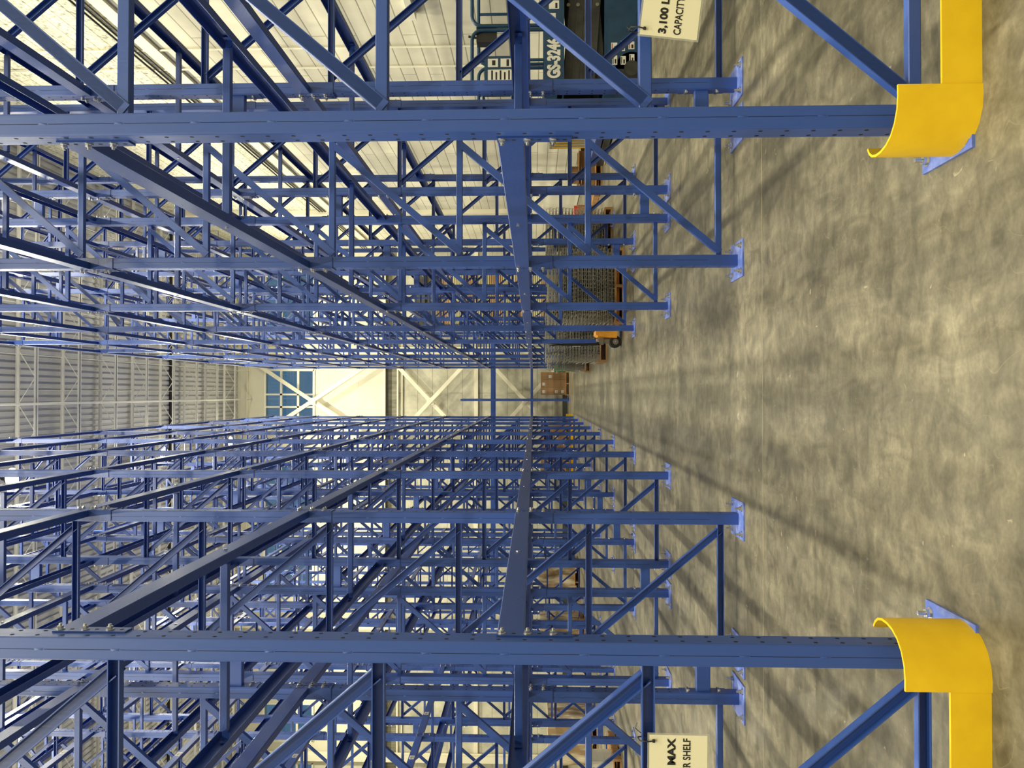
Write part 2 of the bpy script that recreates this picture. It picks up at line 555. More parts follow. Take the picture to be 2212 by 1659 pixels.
g = MB(); g.box(DX0 - 0.2, DX1 + 0.2, WY1 - 0.42, WY1 - 0.005, DZ, DZ + 0.42, M_darkst)
obj('coil_hood', g, dr)
# dock style panel walls seen on the right wall: three shallow steps
mb = MB()
for (y0, y1, z1) in ((20.2, 21.4, 1.45), (21.4, 22.6, 1.25), (22.6, 23.5, 1.05)):
    mb.box(WX1 - 0.10, WX1 - 0.002, y0, y1 - 0.02, 0.02, z1, M_steelw)
tag(obj('wall_panel_board', mb), 'pale stepped panel boards leaning flat against the side wall by the lift', 'board')

# ------------------------------------------------------------------ steel of the building
COLX = (-14.4, -9.2, -2.35, 1.68)
for i, xx in enumerate(COLX):
    mb = MB()
    # H section
    mb.box(xx - 0.13, xx + 0.13, WY1 - 0.42, WY1 - 0.405, 0, ZC - 0.02, M_white)
    mb.box(xx - 0.13, xx + 0.13, WY1 - 0.175, WY1 - 0.16, 0, ZC - 0.02, M_white)
    mb.box(xx - 0.006, xx + 0.006, WY1 - 0.405, WY1 - 0.175, 0, ZC - 0.02, M_white)
    tag(obj('building_column', mb), 'cream steel column at the far wall, %s from the bottom edge' % ORD[i + 1], 'column')
for i, (z0, z1, zx, dx) in enumerate(((7.33, 13.0, 10.18, 1.86), (3.7, 7.2, 5.45, 1.86), (0.05, 3.5, 1.66, 1.86))):
    nm = ('upper', 'middle', 'lowest')[i]
    t = thing('cross_brace', '%s cream steel X brace standing off the far wall' % nm, 'brace', (-0.33, WY1 - 0.30, zx))
    sl = (z1 - z0) / 2 / dx
    for s in (-1, 1):
        b = MB()
        A = Vector((-dx * s, 0.05 * s, -dx * sl)); B = Vector((dx * s, 0.05 * s, dx * sl))
        dd = (B - A).normalized(); v = Vector((0, 1, 0)); u = dd.cross(v)
        b.extrude(cprof(0.15, 0.045, 0.006), A, B, u, v, M_white)
        obj('brace_arm', b, t)
    b = MB(); b.box(-0.14, 0.14, -0.012, 0.012, -0.14, 0.14, M_white); obj('gusset_plate', b, t)
# horizontal strut behind
mb = MB(); mb.box(-0.50, 1.68, -0.03, 0.03, -0.03, 0.03, M_white)
JY = [16.65 + 1.62 * j for j in range(-9, 8)]
for j, yy in enumerate(JY):
    t = thing('roof_joist', 'open web roof joist under the deck, %s from the far wall' % (ORD[len(JY) - j] if len(JY) - j < 16 else 'one nearly overhead, %s' % ('first' if j == 0 else 'next')), 'roof joist', (0, yy, 12.75), group='roof joists')
    a = MB()
    for s in (-1, 1):
        a.box(WX0, WX1, s * 0.012, s * 0.06, 0.45, 0.456, M_joist); a.box(WX0, WX1, s * 0.012, s * 0.018, 0.40, 0.456, M_joist)
    obj('top_chord', a, t)
    a = MB()
    for s in (-1, 1):
        a.box(WX0, WX1, s * 0.012, s * 0.065, 0.0, 0.006, M_joist); a.box(WX0, WX1, s * 0.012, s * 0.018, 0.0, 0.05, M_joist)
    obj('bottom_chord', a, t)
    a = MB()
    x = WX0
    zz = 0
    p = []
    while x < WX1:
        p.append((x, 0, 0.03 if zz % 2 == 0 else 0.43)); zz += 1; x += 0.62
    for q in range(len(p) - 1):
        a.cyl(p[q], p[q + 1], 0.011, M_joist, 6)
    obj('web', a, t)
BR = [(-0.25, 12.72, 0.028), (0.86, 12.77, 0.009), (0.06, 13.17, 0.008), (-1.3, 12.77, 0.009), (2.0, 12.77, 0.009), (-3.2, 12.77, 0.009), (-6.0, 12.77, 0.009), (4.2, 12.77, 0.009)]
for i, (xx, zz, r) in enumerate(BR):
    mb = MB(); mb.cyl((xx, -4, zz), (xx, WY1 - 0.02, zz - (0.0 if i else 0)), r, M_joist, 10)
    if i == 0:
        tag(obj('sprinkler_pipe', mb), 'long painted sprinkler pipe under the joists along the aisle', 'pipe')
    else:
        tag(obj('bridging_rod', mb), 'thin bridging rod across the joists, %s from the bottom edge' % ORD[1 + sorted([b[0] for b in BR[1:]]).index(xx)], 'rod', 'bridging rods')

# lamps ------------------------------------------------------------
def lamp_meshes():
    h = MB()
    h.cyl((0, 0, 0.02), (0, 0, 0.09), 0.20, M_darkst, 20, 0.15)
    h.cyl((0, 0, 0.09), (0, 0, 0.22), 0.10, M_darkst, 16, 0.07)
    l = MB(); l.cyl((0, 0, -0.07), (0, 0, 0.02), 0.11, M_lens, 20, 0.19)
    c = MB(); c.tube([(0, 0, 0.22), (0.01, 0, 0.60), (0, 0, 1.125)], 0.008, M_zinc, 6)
    return h.mesh('housing'), l.mesh('lens'), c.mesh('hanger')
LM = lamp_meshes()
LAMPS = []
for xx, yl in ((-1.75, (-6.5, -1.2, 4.2, 9.6, 15.1, 21.4, 26.2)), (3.02, (-6.5, -1.2, 4.2, 9.6, 15.1, 20.7, 26.2)),
               (-6.9, (-6.5, -1.2, 4.2, 9.6, 15.1, 20.7, 26.2)), (-12.0, (-1.2, 4.2, 9.6, 15.1, 20.7, 26.2))):
    for j, yy in enumerate(yl):
        rn = {-1.75: 'over the first racks below the aisle', 3.02: 'over the racks above the aisle', -6.9: 'beyond the fourth row below', -12.0: 'over the open floor'}[xx]
        t = thing('high_bay_lamp', 'glowing lamp %s, %s from the far wall' % (rn, ORD[len(yl) - j]), 'lamp', (xx, yy, 12.18), group='high bay lamps')
        obj('housing', LM[0], t); obj('lens', LM[1], t); obj('hanger', LM[2], t)
        ld = bpy.data.lights.get('bay_light')
        if ld is None:
            ld = bpy.data.lights.new('bay_light', 'AREA')
            ld.shape = 'DISK'; ld.size = 0.34; ld.energy = LAMP_POWER; ld.color = LAMP_COLOR
            ld.spread = radians(165)
        lo = bpy.data.objects.new('lamp_light', ld)
        C.objects.link(lo); lo.parent = t; lo.location = (0, 0, -0.10)
        lg_ = bpy.data.lights.get('dome_light')  # extra point light added below each lamp to brighten ceiling and walls
        if lg_ is None:
            lg_ = bpy.data.lights.new('dome_light', 'POINT')
            lg_.shadow_soft_size = 0.14; lg_.energy = GLOW_POWER; lg_.color = LAMP_COLOR
        lo = bpy.data.objects.new('dome_light', lg_)
        C.objects.link(lo); lo.parent = t; lo.location = (0, 0, -0.30)

# ------------------------------------------------------------------ rack parts
PW, PD, DEP, HT = 0.0729, 0.088, 0.948, 10.36
HP = 0.0831                                 # hole pitch
def post_mesh(ht, hp=HP):
    m = MB()
    m.extrude(rrect(0, PW, -PD / 2, PD / 2, 0.006), (0, 0, 0.008), (0, 0, ht), (1, 0, 0), (0, 1, 0), M_post)
    # keyhole rows on the outer face x=0
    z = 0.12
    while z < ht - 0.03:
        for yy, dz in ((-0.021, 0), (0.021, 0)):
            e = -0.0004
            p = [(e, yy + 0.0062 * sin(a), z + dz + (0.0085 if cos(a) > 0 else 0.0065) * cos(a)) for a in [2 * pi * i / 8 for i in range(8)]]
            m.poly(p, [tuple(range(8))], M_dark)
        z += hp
    # roll formed seam with weld spots on both narrow faces
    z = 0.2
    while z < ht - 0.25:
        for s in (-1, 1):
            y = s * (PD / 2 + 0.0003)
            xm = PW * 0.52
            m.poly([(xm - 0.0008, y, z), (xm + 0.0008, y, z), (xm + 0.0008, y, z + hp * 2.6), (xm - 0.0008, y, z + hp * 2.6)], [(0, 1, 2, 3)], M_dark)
            zz = z + hp * 2.8
            m.poly([(xm - 0.004, y, zz - 0.014), (xm + 0.004, y, zz - 0.012), (xm + 0.005, y, zz + 0.012), (xm - 0.003, y, zz + 0.015), (xm, y + s * 0.002, zz)],
                   [(0, 1, 4), (1, 2, 4), (2, 3, 4), (3, 0, 4)], M_post)
        z += hp * 3
    return m.mesh('post')
ME_post = post_mesh(HT)
def plate_mesh():
    m = MB()
    m.box(-0.121, 0.121, -0.143, 0.143, 0, 0.0095, M_plate)
    return m.mesh('base_plate')
ME_plate = plate_mesh()
def anchor_mesh():
    m = MB()
    m.cyl((0, 0, 0), (0, 0, 0.003), 0.021, M_zinc, 16)
    m.cyl((0, 0, 0.003), (0, 0, 0.017), 0.015, M_zinc, 6, smooth=False)
    m.cyl((0, 0, 0.017), (0, 0, 0.042), 0.0075, M_zinc, 8)
    return m.mesh('anchor_bolt')
ME_anchor = anchor_mesh()
HZ = [0.123 + 0.8556 * k for k in range(12)] + [10.12]
def brace_meshes():
    a = MB()
    a.extrude(cprof(0.041, 0.030, 0.0022, 0.004), (PW - 0.001, 0.002, 0), (DEP - PW + 0.001, 0.002, 0), (0, 0, 1), (0, 1, 0), M_post)
    def diag(dz):
        b = MB()
        A = Vector((PW + 0.045, 0, 0.012)); B = Vector((DEP - PW - 0.062, 0, dz - 0.025))
        d = (B - A).normalized()
        A = A - d * 0.03; B = B + d * 0.03
        A.y = B.y = -0.0012
        u_ = Vector((0, -1, 0)).cross(d)
        b.extrude(cprof(0.043, 0.030, 0.0022, 0.004), A + d * 0.020, B - d * 0.020, u_, (0, 1, 0), M_post)
        b.extrude([(-0.0215, 0), (0.0215, 0), (0.0215, 0.0026), (-0.0215, 0.0026)], A, B, u_, (0, 1, 0), M_post)
        return b.mesh('diagonal_brace')
    return a.mesh('horizontal_brace'), diag(0.8556), diag(HZ[12] - HZ[11])
ME_hor, ME_diag, ME_diagtop = brace_meshes()

def frame(label, x_front, y, flip, group, short=False):
    """x_front: outer face of the post at local x=0; flip turns the frame half round"""
    t = thing('upright_frame', label, 'rack upright', (x_front, y, 0), pi if flip else 0, group)
    for k, (px, rz) in enumerate(((0, 0), (DEP, pi))):
        obj('post', ME_post, t, (px, 0, 0), rz)
        bp = obj('base_plate', ME_plate, t, (PW / 2 if k == 0 else DEP - PW / 2, (0.038 if y < 3 else -0.008) * (-1 if flip else 1), 0))
        if y < 17:
            for ax in (-0.082, 0.082):
                for ay in (-0.112, 0.112):
                    obj('anchor_bolt', ME_anchor, bp, (ax, ay, 0.0095))
    for k, z in enumerate(HZ):
        obj('horizontal_brace', ME_hor, t, (0, 0, z))
        if k < 12:
            obj('diagonal_brace', ME_diag if k < 11 else ME_diagtop, t, (0, 0, z))
    return t

# rows: name phrase, x of the outer aisle face, direction of depth (+1 = towards +X), frames
ROWS = [
    ('lower', 'row one below the aisle', -0.7834, -1, range(0, 10)),       # L1
    ('lower', 'row two below the aisle', -1.947 - DEP, +1, range(0, 10)),  # L2 (outer face is the far one)
    ('lower', 'row three below the aisle', -4.578, -1, range(2, 10)),       # L3
    ('lower', 'row four below the aisle', -5.742 - DEP, +1, range(3, 10)),
    ('upper', 'row one above the aisle', 0.8313, +1, range(0, 10)),        # R1
    ('upper', 'row two above the aisle', 1.995 + DEP, -1, range(0, 10)),   # R2
]
def fy(n):
    return (0.92907 + n) * D + PD / 2
for side, ph, xf, dr_, ns in ROWS:
    for n in ns:
        frame('tall blue upright frame, %s from the front in %s' % (ORD[n + 1], ph), xf, fy(n), dr_ < 0, 'upright frames in ' + ph)

# beams ------------------------------------------------------------
PB = [1.2155, 2.671, 4.150, 5.636, 7.125, 8.611, 10.085]
PH, BH, BT = 0.243, 0.089, 0.0048
BL = D - PD                                 # clear length between posts
def bolt_mesh():
    m = MB()
    m.cyl((0, 0, 0), (0, -0.003, 0), 0.0135, M_zinc, 14)
    m.cyl((0, -0.003, 0), (0, -0.0125, 0), 0.0100, M_zinc, 6, smooth=False)
    m.cyl((0, -0.0125, 0), (0, -0.020, 0), 0.0052, M_zinc, 8)
    return m.mesh('bolt')
def beam_local(m, mat_=M_beam, cz=PH - BH / 2):
    # outer face towards -y (local), length along x
    m.extrude(cprof(BH, 0.045, 0.0035), (PD * 0 + 0.001, -BT, cz), (BL - 0.001, -BT, cz), (0, 0, 1), (0, 1, 0), mat_)
def conn_local(m, s):
    # angle: one leg on the post's outer face, the other on the post's narrow face
    e = 0.0 if s < 0 else BL
    w_ = -0.040 if s < 0 else 0.040
    m.box(min(e, e + w_), max(e, e + w_), -BT - 0.0004, -0.0004, 0, PH, M_beam)
    m.box(min(e, e - s * BT), max(e, e - s * BT), -BT, PW - 0.004, 0, PH, M_beam)
def build_beam_meshes():
    b = MB(); beam_local(b)
    # small bolt head at mid span on the outer face
    b.cyl((BL / 2, -BT, PH - BH / 2), (BL / 2, -BT - 0.006, PH - BH / 2), 0.011, M_zinc, 6, smooth=False)
    c0 = MB(); conn_local(c0, -1)
    c1 = MB(); conn_local(c1, +1)
    for c, e in ((c0, -0.020), (c1, BL + 0.020)):
        for zz in (0.105, 0.188, 0.022):
            p = [(e + 0.006 * sin(a), -BT - 0.0008, zz + 0.0075 * cos(a)) for a in [2 * pi * i / 8 for i in range(8)]]
            c.poly(p, [tuple(range(8))], M_dark)
    alls = MB(); beam_local(alls); conn_local(alls, -1); conn_local(alls, 1)
    for e in (-0.022, BL + 0.022):
        for zz in (0.227, 0.144, 0.061):
            alls.cyl((e, -BT, zz), (e, -BT - 0.02, zz), 0.011, M_zinc, 6, smooth=False)
    alls.cyl((BL / 2, -BT, PH - BH / 2), (BL / 2, -BT - 0.006, PH - BH / 2), 0.011, M_zinc, 6, smooth=False)
    return b.mesh('channel'), c0.mesh('end_connector'), c1.mesh('end_connector'), alls
ME_bm, ME_c0, ME_c1, MB_all = build_beam_meshes()
ME_all = MB_all.mesh('beam')
ME_bolt = bolt_mesh()
lb = MB(); lb.box(-0.045, 0.045, -BT - 0.0012, -BT - 0.0002, -0.03, 0.03, M_label)
xx = -0.032
while xx < 0.03:
    wv = rnd.choice((0.0015, 0.003, 0.0045))
    lb.poly([(xx, -BT - 0.0016, -0.012), (xx + wv, -BT - 0.0016, -0.012), (xx + wv, -BT - 0.0016, 0.020), (xx, -BT - 0.0016, 0.020)], [(0, 1, 2, 3)], M_ink)
    xx += wv + rnd.choice((0.002, 0.004))
lb.box(-0.03, 0.03, -BT - 0.0016, -BT - 0.0012, -0.024, -0.019, M_ink)
ME_lab = lb.mesh('barcode_label')

LVL = ['lowest', 'second level', 'third level', 'fourth level', 'fifth level', 'sixth level', 'top']
def in_frame_size(pts):
    ps = [to_px(p) for p in pts]
    ps = [p for p in ps if p]
    if not ps:
        return 0
    inside = [p for p in ps if -40 < p[0] < 2252 and -40 < p[1] < 1699]
    if not inside:
        return 0
    return len(inside) / len(pts) * 2500.0 / min(p[2] for p in inside)
beams, bars = [], []
for ri, (side, ph, xf, dr_, ns) in enumerate(ROWS):
    ns = list(ns)
    for n in ns[:-1]:
        y0 = fy(n) + PD / 2
        for lv, zb in enumerate(PB):
            for fr in (0, 1):                   # 0: outer aisle side, 1: flue side
                x = xf if fr == 0 else xf + dr_ * DEP
                # outward normal of this face is -dr_ for fr 0
                nx = -dr_ if fr == 0 else dr_
                pts = [(x, y0 + BL * u / 8, zb + PH) for u in range(9)]
                beams.append((in_frame_size(pts) * (1.15 if fr == 0 else 1), ri, n, lv, fr, x, nx, y0, zb))
            xm0 = xf + dr_ * 0.05; xm1 = xf + dr_ * (DEP - 0.05)
            pts = [(xm0 + (xm1 - xm0) * u / 4, y0 + BL / 2, zb + PH - 0.045) for u in range(5)]
            bars.append((in_frame_size(pts), ri, n, lv, min(xm0, xm1), max(xm0, xm1), y0 + BL / 2, zb + PH - BH / 2))
beams.sort(key=lambda b: -b[0]); bars.sort(key=lambda b: -b[0])

def beam_T(x, nx, y0, zb):
    # local x runs along +Y (or -Y), local -y is the outward normal
    if nx > 0:
        return Matrix.Translation((x, y0, zb)) @ Matrix.Rotation(pi / 2, 4, 'Z')
    return Matrix.Translation((x, y0 + BL, zb)) @ Matrix.Rotation(-pi / 2, 4, 'Z')
rest = MB()
for i, (sz, ri, n, lv, fr, x, nx, y0, zb) in enumerate(beams):
    ph = ROWS[ri][1]
    T = beam_T(x, nx, y0, zb)
    if i < 300:
        lab = '%s blue beam, %s bay from front, %s side, %s' % (LVL[lv], ORD[n + 1], 'aisle' if fr == 0 else 'flue', ph)
        grp = '%s beams of %s' % (LVL[lv], ph)
        if i < 120:
            t = thing('rack_beam', lab, 'rack beam', T.to_translation(), pi / 2 if nx > 0 else -pi / 2, grp)
            obj('channel', ME_bm, t)
            for me, e in ((ME_c0, -0.022), (ME_c1, BL + 0.022)):
                c = obj('end_connector', me, t)
                for zz in (0.227, 0.144, 0.061):
                    obj('bolt', ME_bolt, c, (e, -BT, zz))
            hold = t
        else:
            hold = tag(obj('rack_beam', ME_all, None, T.to_translation(), pi / 2 if nx > 0 else -pi / 2), lab, 'rack beam', grp)
        if ri == 2 and fr == 0:
            for u in (0.25, 0.76):
                obj('barcode_label', ME_lab, hold, (BL * (u if nx > 0 else 1 - u), 0, PH - BH / 2), 0, 'white barcode label')
    elif sz > 0 or n < 12:
        o = len(rest.v)
        rest.poly([tuple(T @ Vector(p)) for p in MB_all.v], [], M_beam)
        km = [rest.mi(mm) for mm in MB_all.mats]
        for f, mi_ in zip(MB_all.f, MB_all.m):
            rest.f.append(tuple(q + o for q in f)); rest.m.append(km[mi_]); rest.sm.append(False)
o = tag(obj('rack_beam_mass', rest), 'remaining distant blue beams tangled deep in the far rack bays', 'rack beams')
o['kind'] = 'stuff'

# cross bars between front and rear beam at mid bay
def bar_geo(m, L_, T=None):
    t0 = len(m.v)
    m.extrude(cprof(0.040, 0.030, 0.002, 0), (0.012, -0.015, 0), (L_ - 0.012, -0.015, 0), (0, 0, 1), (0, 1, 0), M_beam)
    for e, s in ((0.0, 1), (L_, -1)):
        m.box(min(e - s * 0.046, e - s * 0.042), max(e - s * 0.046, e - s * 0.042), -0.018, 0.035, -0.018, 0.018, M_beam)
        m.box(min(e - s * 0.046, e + s * 0.03), max(e - s * 0.046, e + s * 0.03), 0.013, 0.016, -0.018, 0.018, M_beam)
        m.cyl((e - s * 0.03, 0.016, 0), (e - s * 0.03, 0.03, 0), 0.009, M_zinc, 6, smooth=False)
BARL = DEP - 0.10
b_ = MB(); bar_geo(b_, BARL); ME_bar = b_.mesh('cross_bar')
MB_bar = b_
rest = MB()
for i, (sz, ri, n, lv, x0, x1, y, z) in enumerate(bars):
    if i < 300:
        tag(obj('shelf_cross_bar', ME_bar, None, (x0, y, z)), '%s blue cross bar, %s bay from front in %s' % (LVL[lv], ORD[n + 1], ROWS[ri][1]), 'cross bar', 'cross bars of ' + ROWS[ri][1])
    else:
        o = len(rest.v)
        rest.poly([(p[0] + x0, p[1] + y, p[2] + z) for p in MB_bar.v], [], M_beam)
        km = [rest.mi(mm) for mm in MB_bar.mats]
        for f, mi_ in zip(MB_bar.f, MB_bar.m):
            rest.f.append(tuple(q + o for q in f)); rest.m.append(km[mi_]); rest.sm.append(False)
if rest.f:
    o = tag(obj('cross_bar_mass', rest), 'remaining distant blue cross bars deep in the far rack bays', 'cross bars')
    o['kind'] = 'stuff'

# row spacers between back to back frames
def spacer_mesh(L_):
    m = MB()
    m.extrude(rrect(-0.046, 0.046, -0.022, 0.022, 0.006), (0.004, 0, 0), (L_ - 0.004, 0, 0), (0, 0, 1), (0, 1, 0), M_post)
    for e in (0.0, L_ - 0.004):
        m.box(e, e + 0.004, -0.040, 0.040, -0.15, 0.15, M_post)
    for e, s in ((0.004, 1), (L_ - 0.004, -1)):
        for yy, zz in ((-0.021, 0.10), (0.021, -0.10), (0.021, 0.10), (-0.021, -0.10)):
            m.cyl((e, yy, zz), (e + s * 0.014, yy, zz), 0.0105, M_zinc, 6, smooth=False)
    return m.mesh('row_spacer')
for (xa, xb, ns, ph) in ((-1.947, -0.7834 - DEP, range(0, 10), 'of the first two rows below'),
                         (-5.742, -4.578 - DEP, range(3, 10), 'of rows three and four below'),
                         (0.8313 + DEP, 1.995, range(0, 10), 'of both rows above the aisle')):
    me = spacer_mesh(xb - xa)
    for n in ns:
        for k, z in enumerate((0.235, 3.32, 6.40, 9.48)):
            tag(obj('row_spacer', me, None, (xa, fy(n), z)), 'blue row spacer, %s up, between the %s frames %s' % (ORD[k + 1], ORD[n + 1], ph), 'row spacer', 'row spacers')

# low rack standing across the far wall ------------------------------
WH = 4.11
ME_wpost = post_mesh(WH)
ME_whor = MB(); ME_whor.extrude(cprof(0.041, 0.03, 0.0022, 0.01), (PW, 0.002, 0), (DEP - PW, 0.002, 0), (0, 0, 1), (0, 1, 0), M_post); ME_whor = ME_whor.mesh('horizontal_brace')
WPX = [-0.262 + 2.9 * k for k in (-3, -2, -1, 0, 1)]
for k, xx in enumerate(WPX):
    t = thing('upright_frame', 'short blue frame of the low rack at the far wall, %s from the bottom edge' % ORD[k + 1], 'rack upright', (xx, 27.9, 0), pi / 2, 'upright frames of the low rack at the far wall')
    for q, (px, rz) in enumerate(((0, 0), (DEP, pi))):
        obj('post', ME_wpost, t, (px, 0, 0), rz)
        obj('base_plate', ME_plate, t, (PW / 2 if q == 0 else DEP - PW / 2, 0, 0))
    for q in range(5):
        obj('horizontal_brace', ME_whor, t, (0, 0, 0.12 + q * 0.93))
        if q < 4:
            obj('diagonal_brace', ME_diag, t, (0, 0, 0.12 + q * 0.93))
for k in range(4):
    xa, xb = WPX[k] + PD / 2, WPX[k + 1] - PD / 2
    for lv, (z0, z1) in enumerate(((1.369, 1.465), (2.828, 2.968))):
        for fr, yy in enumerate((27.9, 27.9 + DEP)):
            m = MB()
            s = -1 if fr == 0 else 1
            m.extrude(cprof(z1 - z0, 0.045, 0.003), (xa, yy + s * BT, (z0 + z1) / 2), (xb, yy + s * BT, (z0 + z1) / 2), (0, 0, 1), (0, -s, 0), M_beam)
            for e in (xa, xb - 0.004):
                m.box(e, e + 0.004, min(yy, yy - s * 0.06), max(yy, yy - s * 0.06), z1 - PH, z1, M_beam)
            tag(obj('rack_beam', m), '%s %s beam in the %s bay of the low rack across the far wall' % (('lower', 'upper')[lv], ('front', 'rear')[fr], ORD[k + 1]), 'rack beam', 'beams of the low far rack')

# ------------------------------------------------------------------ yellow end guards
def guard(sx, x_al, ylow, ydir, length, label):
    """sx=+1: row to the right of the aisle. x_al: aisle face of the post. ydir +1: guard stands on the camera side"""
    t = thing('rack_end_guard', label, 'rack guard', (x_al, ylow, 0))
    def curve(mir, x_off):
        raw = [(0.092, -0.104), (0.060, -0.105), (0.020, -0.100), (-0.020, -0.083), (-0.050, -0.057), (-0.069, -0.025), (-0.078, 0.010),
               (-0.079, 0.045), (-0.072, 0.072), (-0.057, 0.092), (-0.038, 0.104)]
        out = []
        for a, b in raw:
            xx_ = a * sx if not mir else x_off * sx - a * sx
            out.append((xx_, b * ydir))
        return out
    for mir in (False, True):
        cu = curve(mir, length)
        m = MB()
        th = 0.008
        h0, h1 = 0.0, 0.250
        P = [Vector((a, b, 0)) for a, b in cu]
        inn = []
        for q, p in enumerate(P):
            d = (P[min(q + 1, len(P) - 1)] - P[max(q - 1, 0)]).normalized()
            nrm = Vector((-d.y, d.x, 0))
            c_ = Vector(((0.02 if not mir else length - 0.02) * sx, 0, 0))
            if nrm.dot(c_ - p) < 0:
                nrm = -nrm
            inn.append(p + nrm * th)
        n_ = len(P)
        vs = [(p.x, p.y, h0) for p in P] + [(p.x, p.y, h1) for p in P] + [(p.x, p.y, h1) for p in inn] + [(p.x, p.y, h0) for p in inn]
        fs = []
        for q in range(n_ - 1):
            fs += [(q, q + 1, n_ + q + 1, n_ + q)]
            fs += [(2 * n_ + q, 2 * n_ + q + 1, 3 * n_ + q + 1, 3 * n_ + q)]
        m.poly(vs, fs, M_yel, True)
        fs = [(n_ + q, n_ + q + 1, 2 * n_ + q + 1, 2 * n_ + q) for q in range(n_ - 1)]
        fs += [(0, n_, 2 * n_, 3 * n_), (n_ - 1, 2 * n_ - 1, 3 * n_ - 1, 4 * n_ - 1)]
        m.poly(vs, fs, M_yel, False)
        obj('curved_shield', m, t)
    m = MB()
    y0, y1 = -0.100 * ydir, -0.091 * ydir
    xs = sorted((0.092 * sx, (length - 0.092) * sx))
    m.box(xs[0], xs[1], min(y0, y1), max(y0, y1), 0, 0.118, M_yel)
    y2 = -0.03 * ydir
    m.box(xs[0], xs[1], min(y1, y2), max(y1, y2), 0, 0.009, M_yel)
    obj('floor_rail', m, t)
    return t
RL = 2 * DEP + (1.995 - 0.8313 - DEP)
yf0 = 0.92907 * D
yb9 = fy(9) + PD / 2
guard(+1, 0.8313, yf0, 1, RL, 'yellow end guard round the front upright of the racks above the aisle')
guard(-1, -0.7834, yf0 - 0.022, 1, RL, 'yellow end guard round the front upright of the racks below the aisle')
guard(+1, 0.8313, yb9 + 0.005, -1, RL, 'distant yellow end guard at the far end of the racks above the aisle')
guard(-1, -0.7834, yb9 + 0.005, -1, RL, 'distant yellow end guard at the far end of the racks below the aisle')

# ------------------------------------------------------------------ lettering
def text_mesh(s, size, bold=0.0, sx=1.0, depth=0.0006, font_shear=0):
    cu = bpy.data.curves.new('t', 'FONT')
    cu.body = s
    cu.size = size
    cu.offset = bold
    cu.extrude = depth / 2
    cu.resolution_u = 4
    o = bpy.data.objects.new('t', cu)
    C.objects.link(o)
    bpy.context.view_layer.update()
    me = bpy.data.meshes.new_from_object(o)
    bpy.data.objects.remove(o)
    bpy.data.curves.remove(cu)
    # stand up in XZ, facing -Y
    for v in me.vertices:
        v.co = Vector((v.co.x * sx, -v.co.z, v.co.y))
    me.materials.clear(); me.materials.append(M_ink)
    return me
def me_width(me):
    xs = [v.co.x for v in me.vertices]
    return min(xs), max(xs)
def capacity_sign(label, x_left, x_right, z_top, y, tilt, W=0.262, H=0.180):
    x0 = x_left if x_left is not None else x_right - W
    t = thing('capacity_sign', label, 'sign', (x0, y, z_top))
    t.rotation_euler = (0, tilt, 0)
    m = MB(); m.box(0, W, -0.0008, 0.0008, -H, 0, M_sign)
    obj('card', m, t)
    m = MB(); m.box(-0.006, W + 0.006, -0.0004, 0.0004, -H - 0.006, 0.006, M_film)
    obj('laminate', m, t)
    for s, zt, sz, bold, wid in (('3,100 LBS MAX', -0.0795, 0.0325, 0.0013, 0.243), ('CAPACITY PER SHELF', -0.1265, 0.0320, 0.0005, 0.243)):
        me = text_mesh(s, sz, bold)
        a, b = me_width(me)
        k = wid / (b - a)
        for v in me.vertices:
            v.co.x = (v.co.x - a) * k
        obj('lettering', me, t, ((W - wid) / 2, -0.0014, zt))
    for xx in (0.018, W - 0.018):
        m = MB()
        m.tube([(xx, -0.004, -0.013), (xx, -0.009, 0.006), (xx, -0.004, 0.030), (xx, 0.02, 0.034), (xx, 0.030, 0.012), (xx, 0.02, -0.012), (xx, 0.004, -0.016)], 0.0022, M_black, 6)
        m.box(xx - 0.004, xx + 0.004, -0.008, -0.001, -0.017, -0.009, M_black)
        m.tube([(xx, 0.03, 0.012), (xx + 0.02, 0.04, 0.04), (xx + 0.035, 0.042, 0.032)], 0.0015, M_black, 5)
        obj('cable_tie', m, t)
    return t
capacity_sign('cream capacity sign hanging tilted from the front frame above the aisle', 1.134, None, 1.004, yf0 - 0.002, radians(7))
capacity_sign('cream capacity sign hanging straight from the front frame below the aisle', None, -1.066, 0.980, yf0 - 0.002, radians(0.5))

# ------------------------------------------------------------------ pallets and goods
def pallet(label, x, y, rz=0.0, group=None, W=1.14, L_=1.05):
    t = thing('wooden_pallet', label, 'pallet', (x, y, 0), rz, group)
    for i in range(7):
        m = MB(); a = -L_ / 2 + i * (L_ - 0.10) / 6
        m.box(-W / 2, W / 2, a, a + 0.10, 0.108, 0.125, M_wood); obj('deck_board', m, t)
    for i in range(3):
        m = MB(); a = -W / 2 + i * (W - 0.04) / 2
        m.box(a, a + 0.04, -L_ / 2, L_ / 2, 0.018, 0.108, M_wood); obj('stringer', m, t)
    for i in range(3):
        m = MB(); a = -L_ / 2 + i * (L_ - 0.12) / 2
        m.box(-W / 2, W / 2, a, a + 0.12, 0.0, 0.018, M_wood); obj('bottom_board', m, t)
    return t

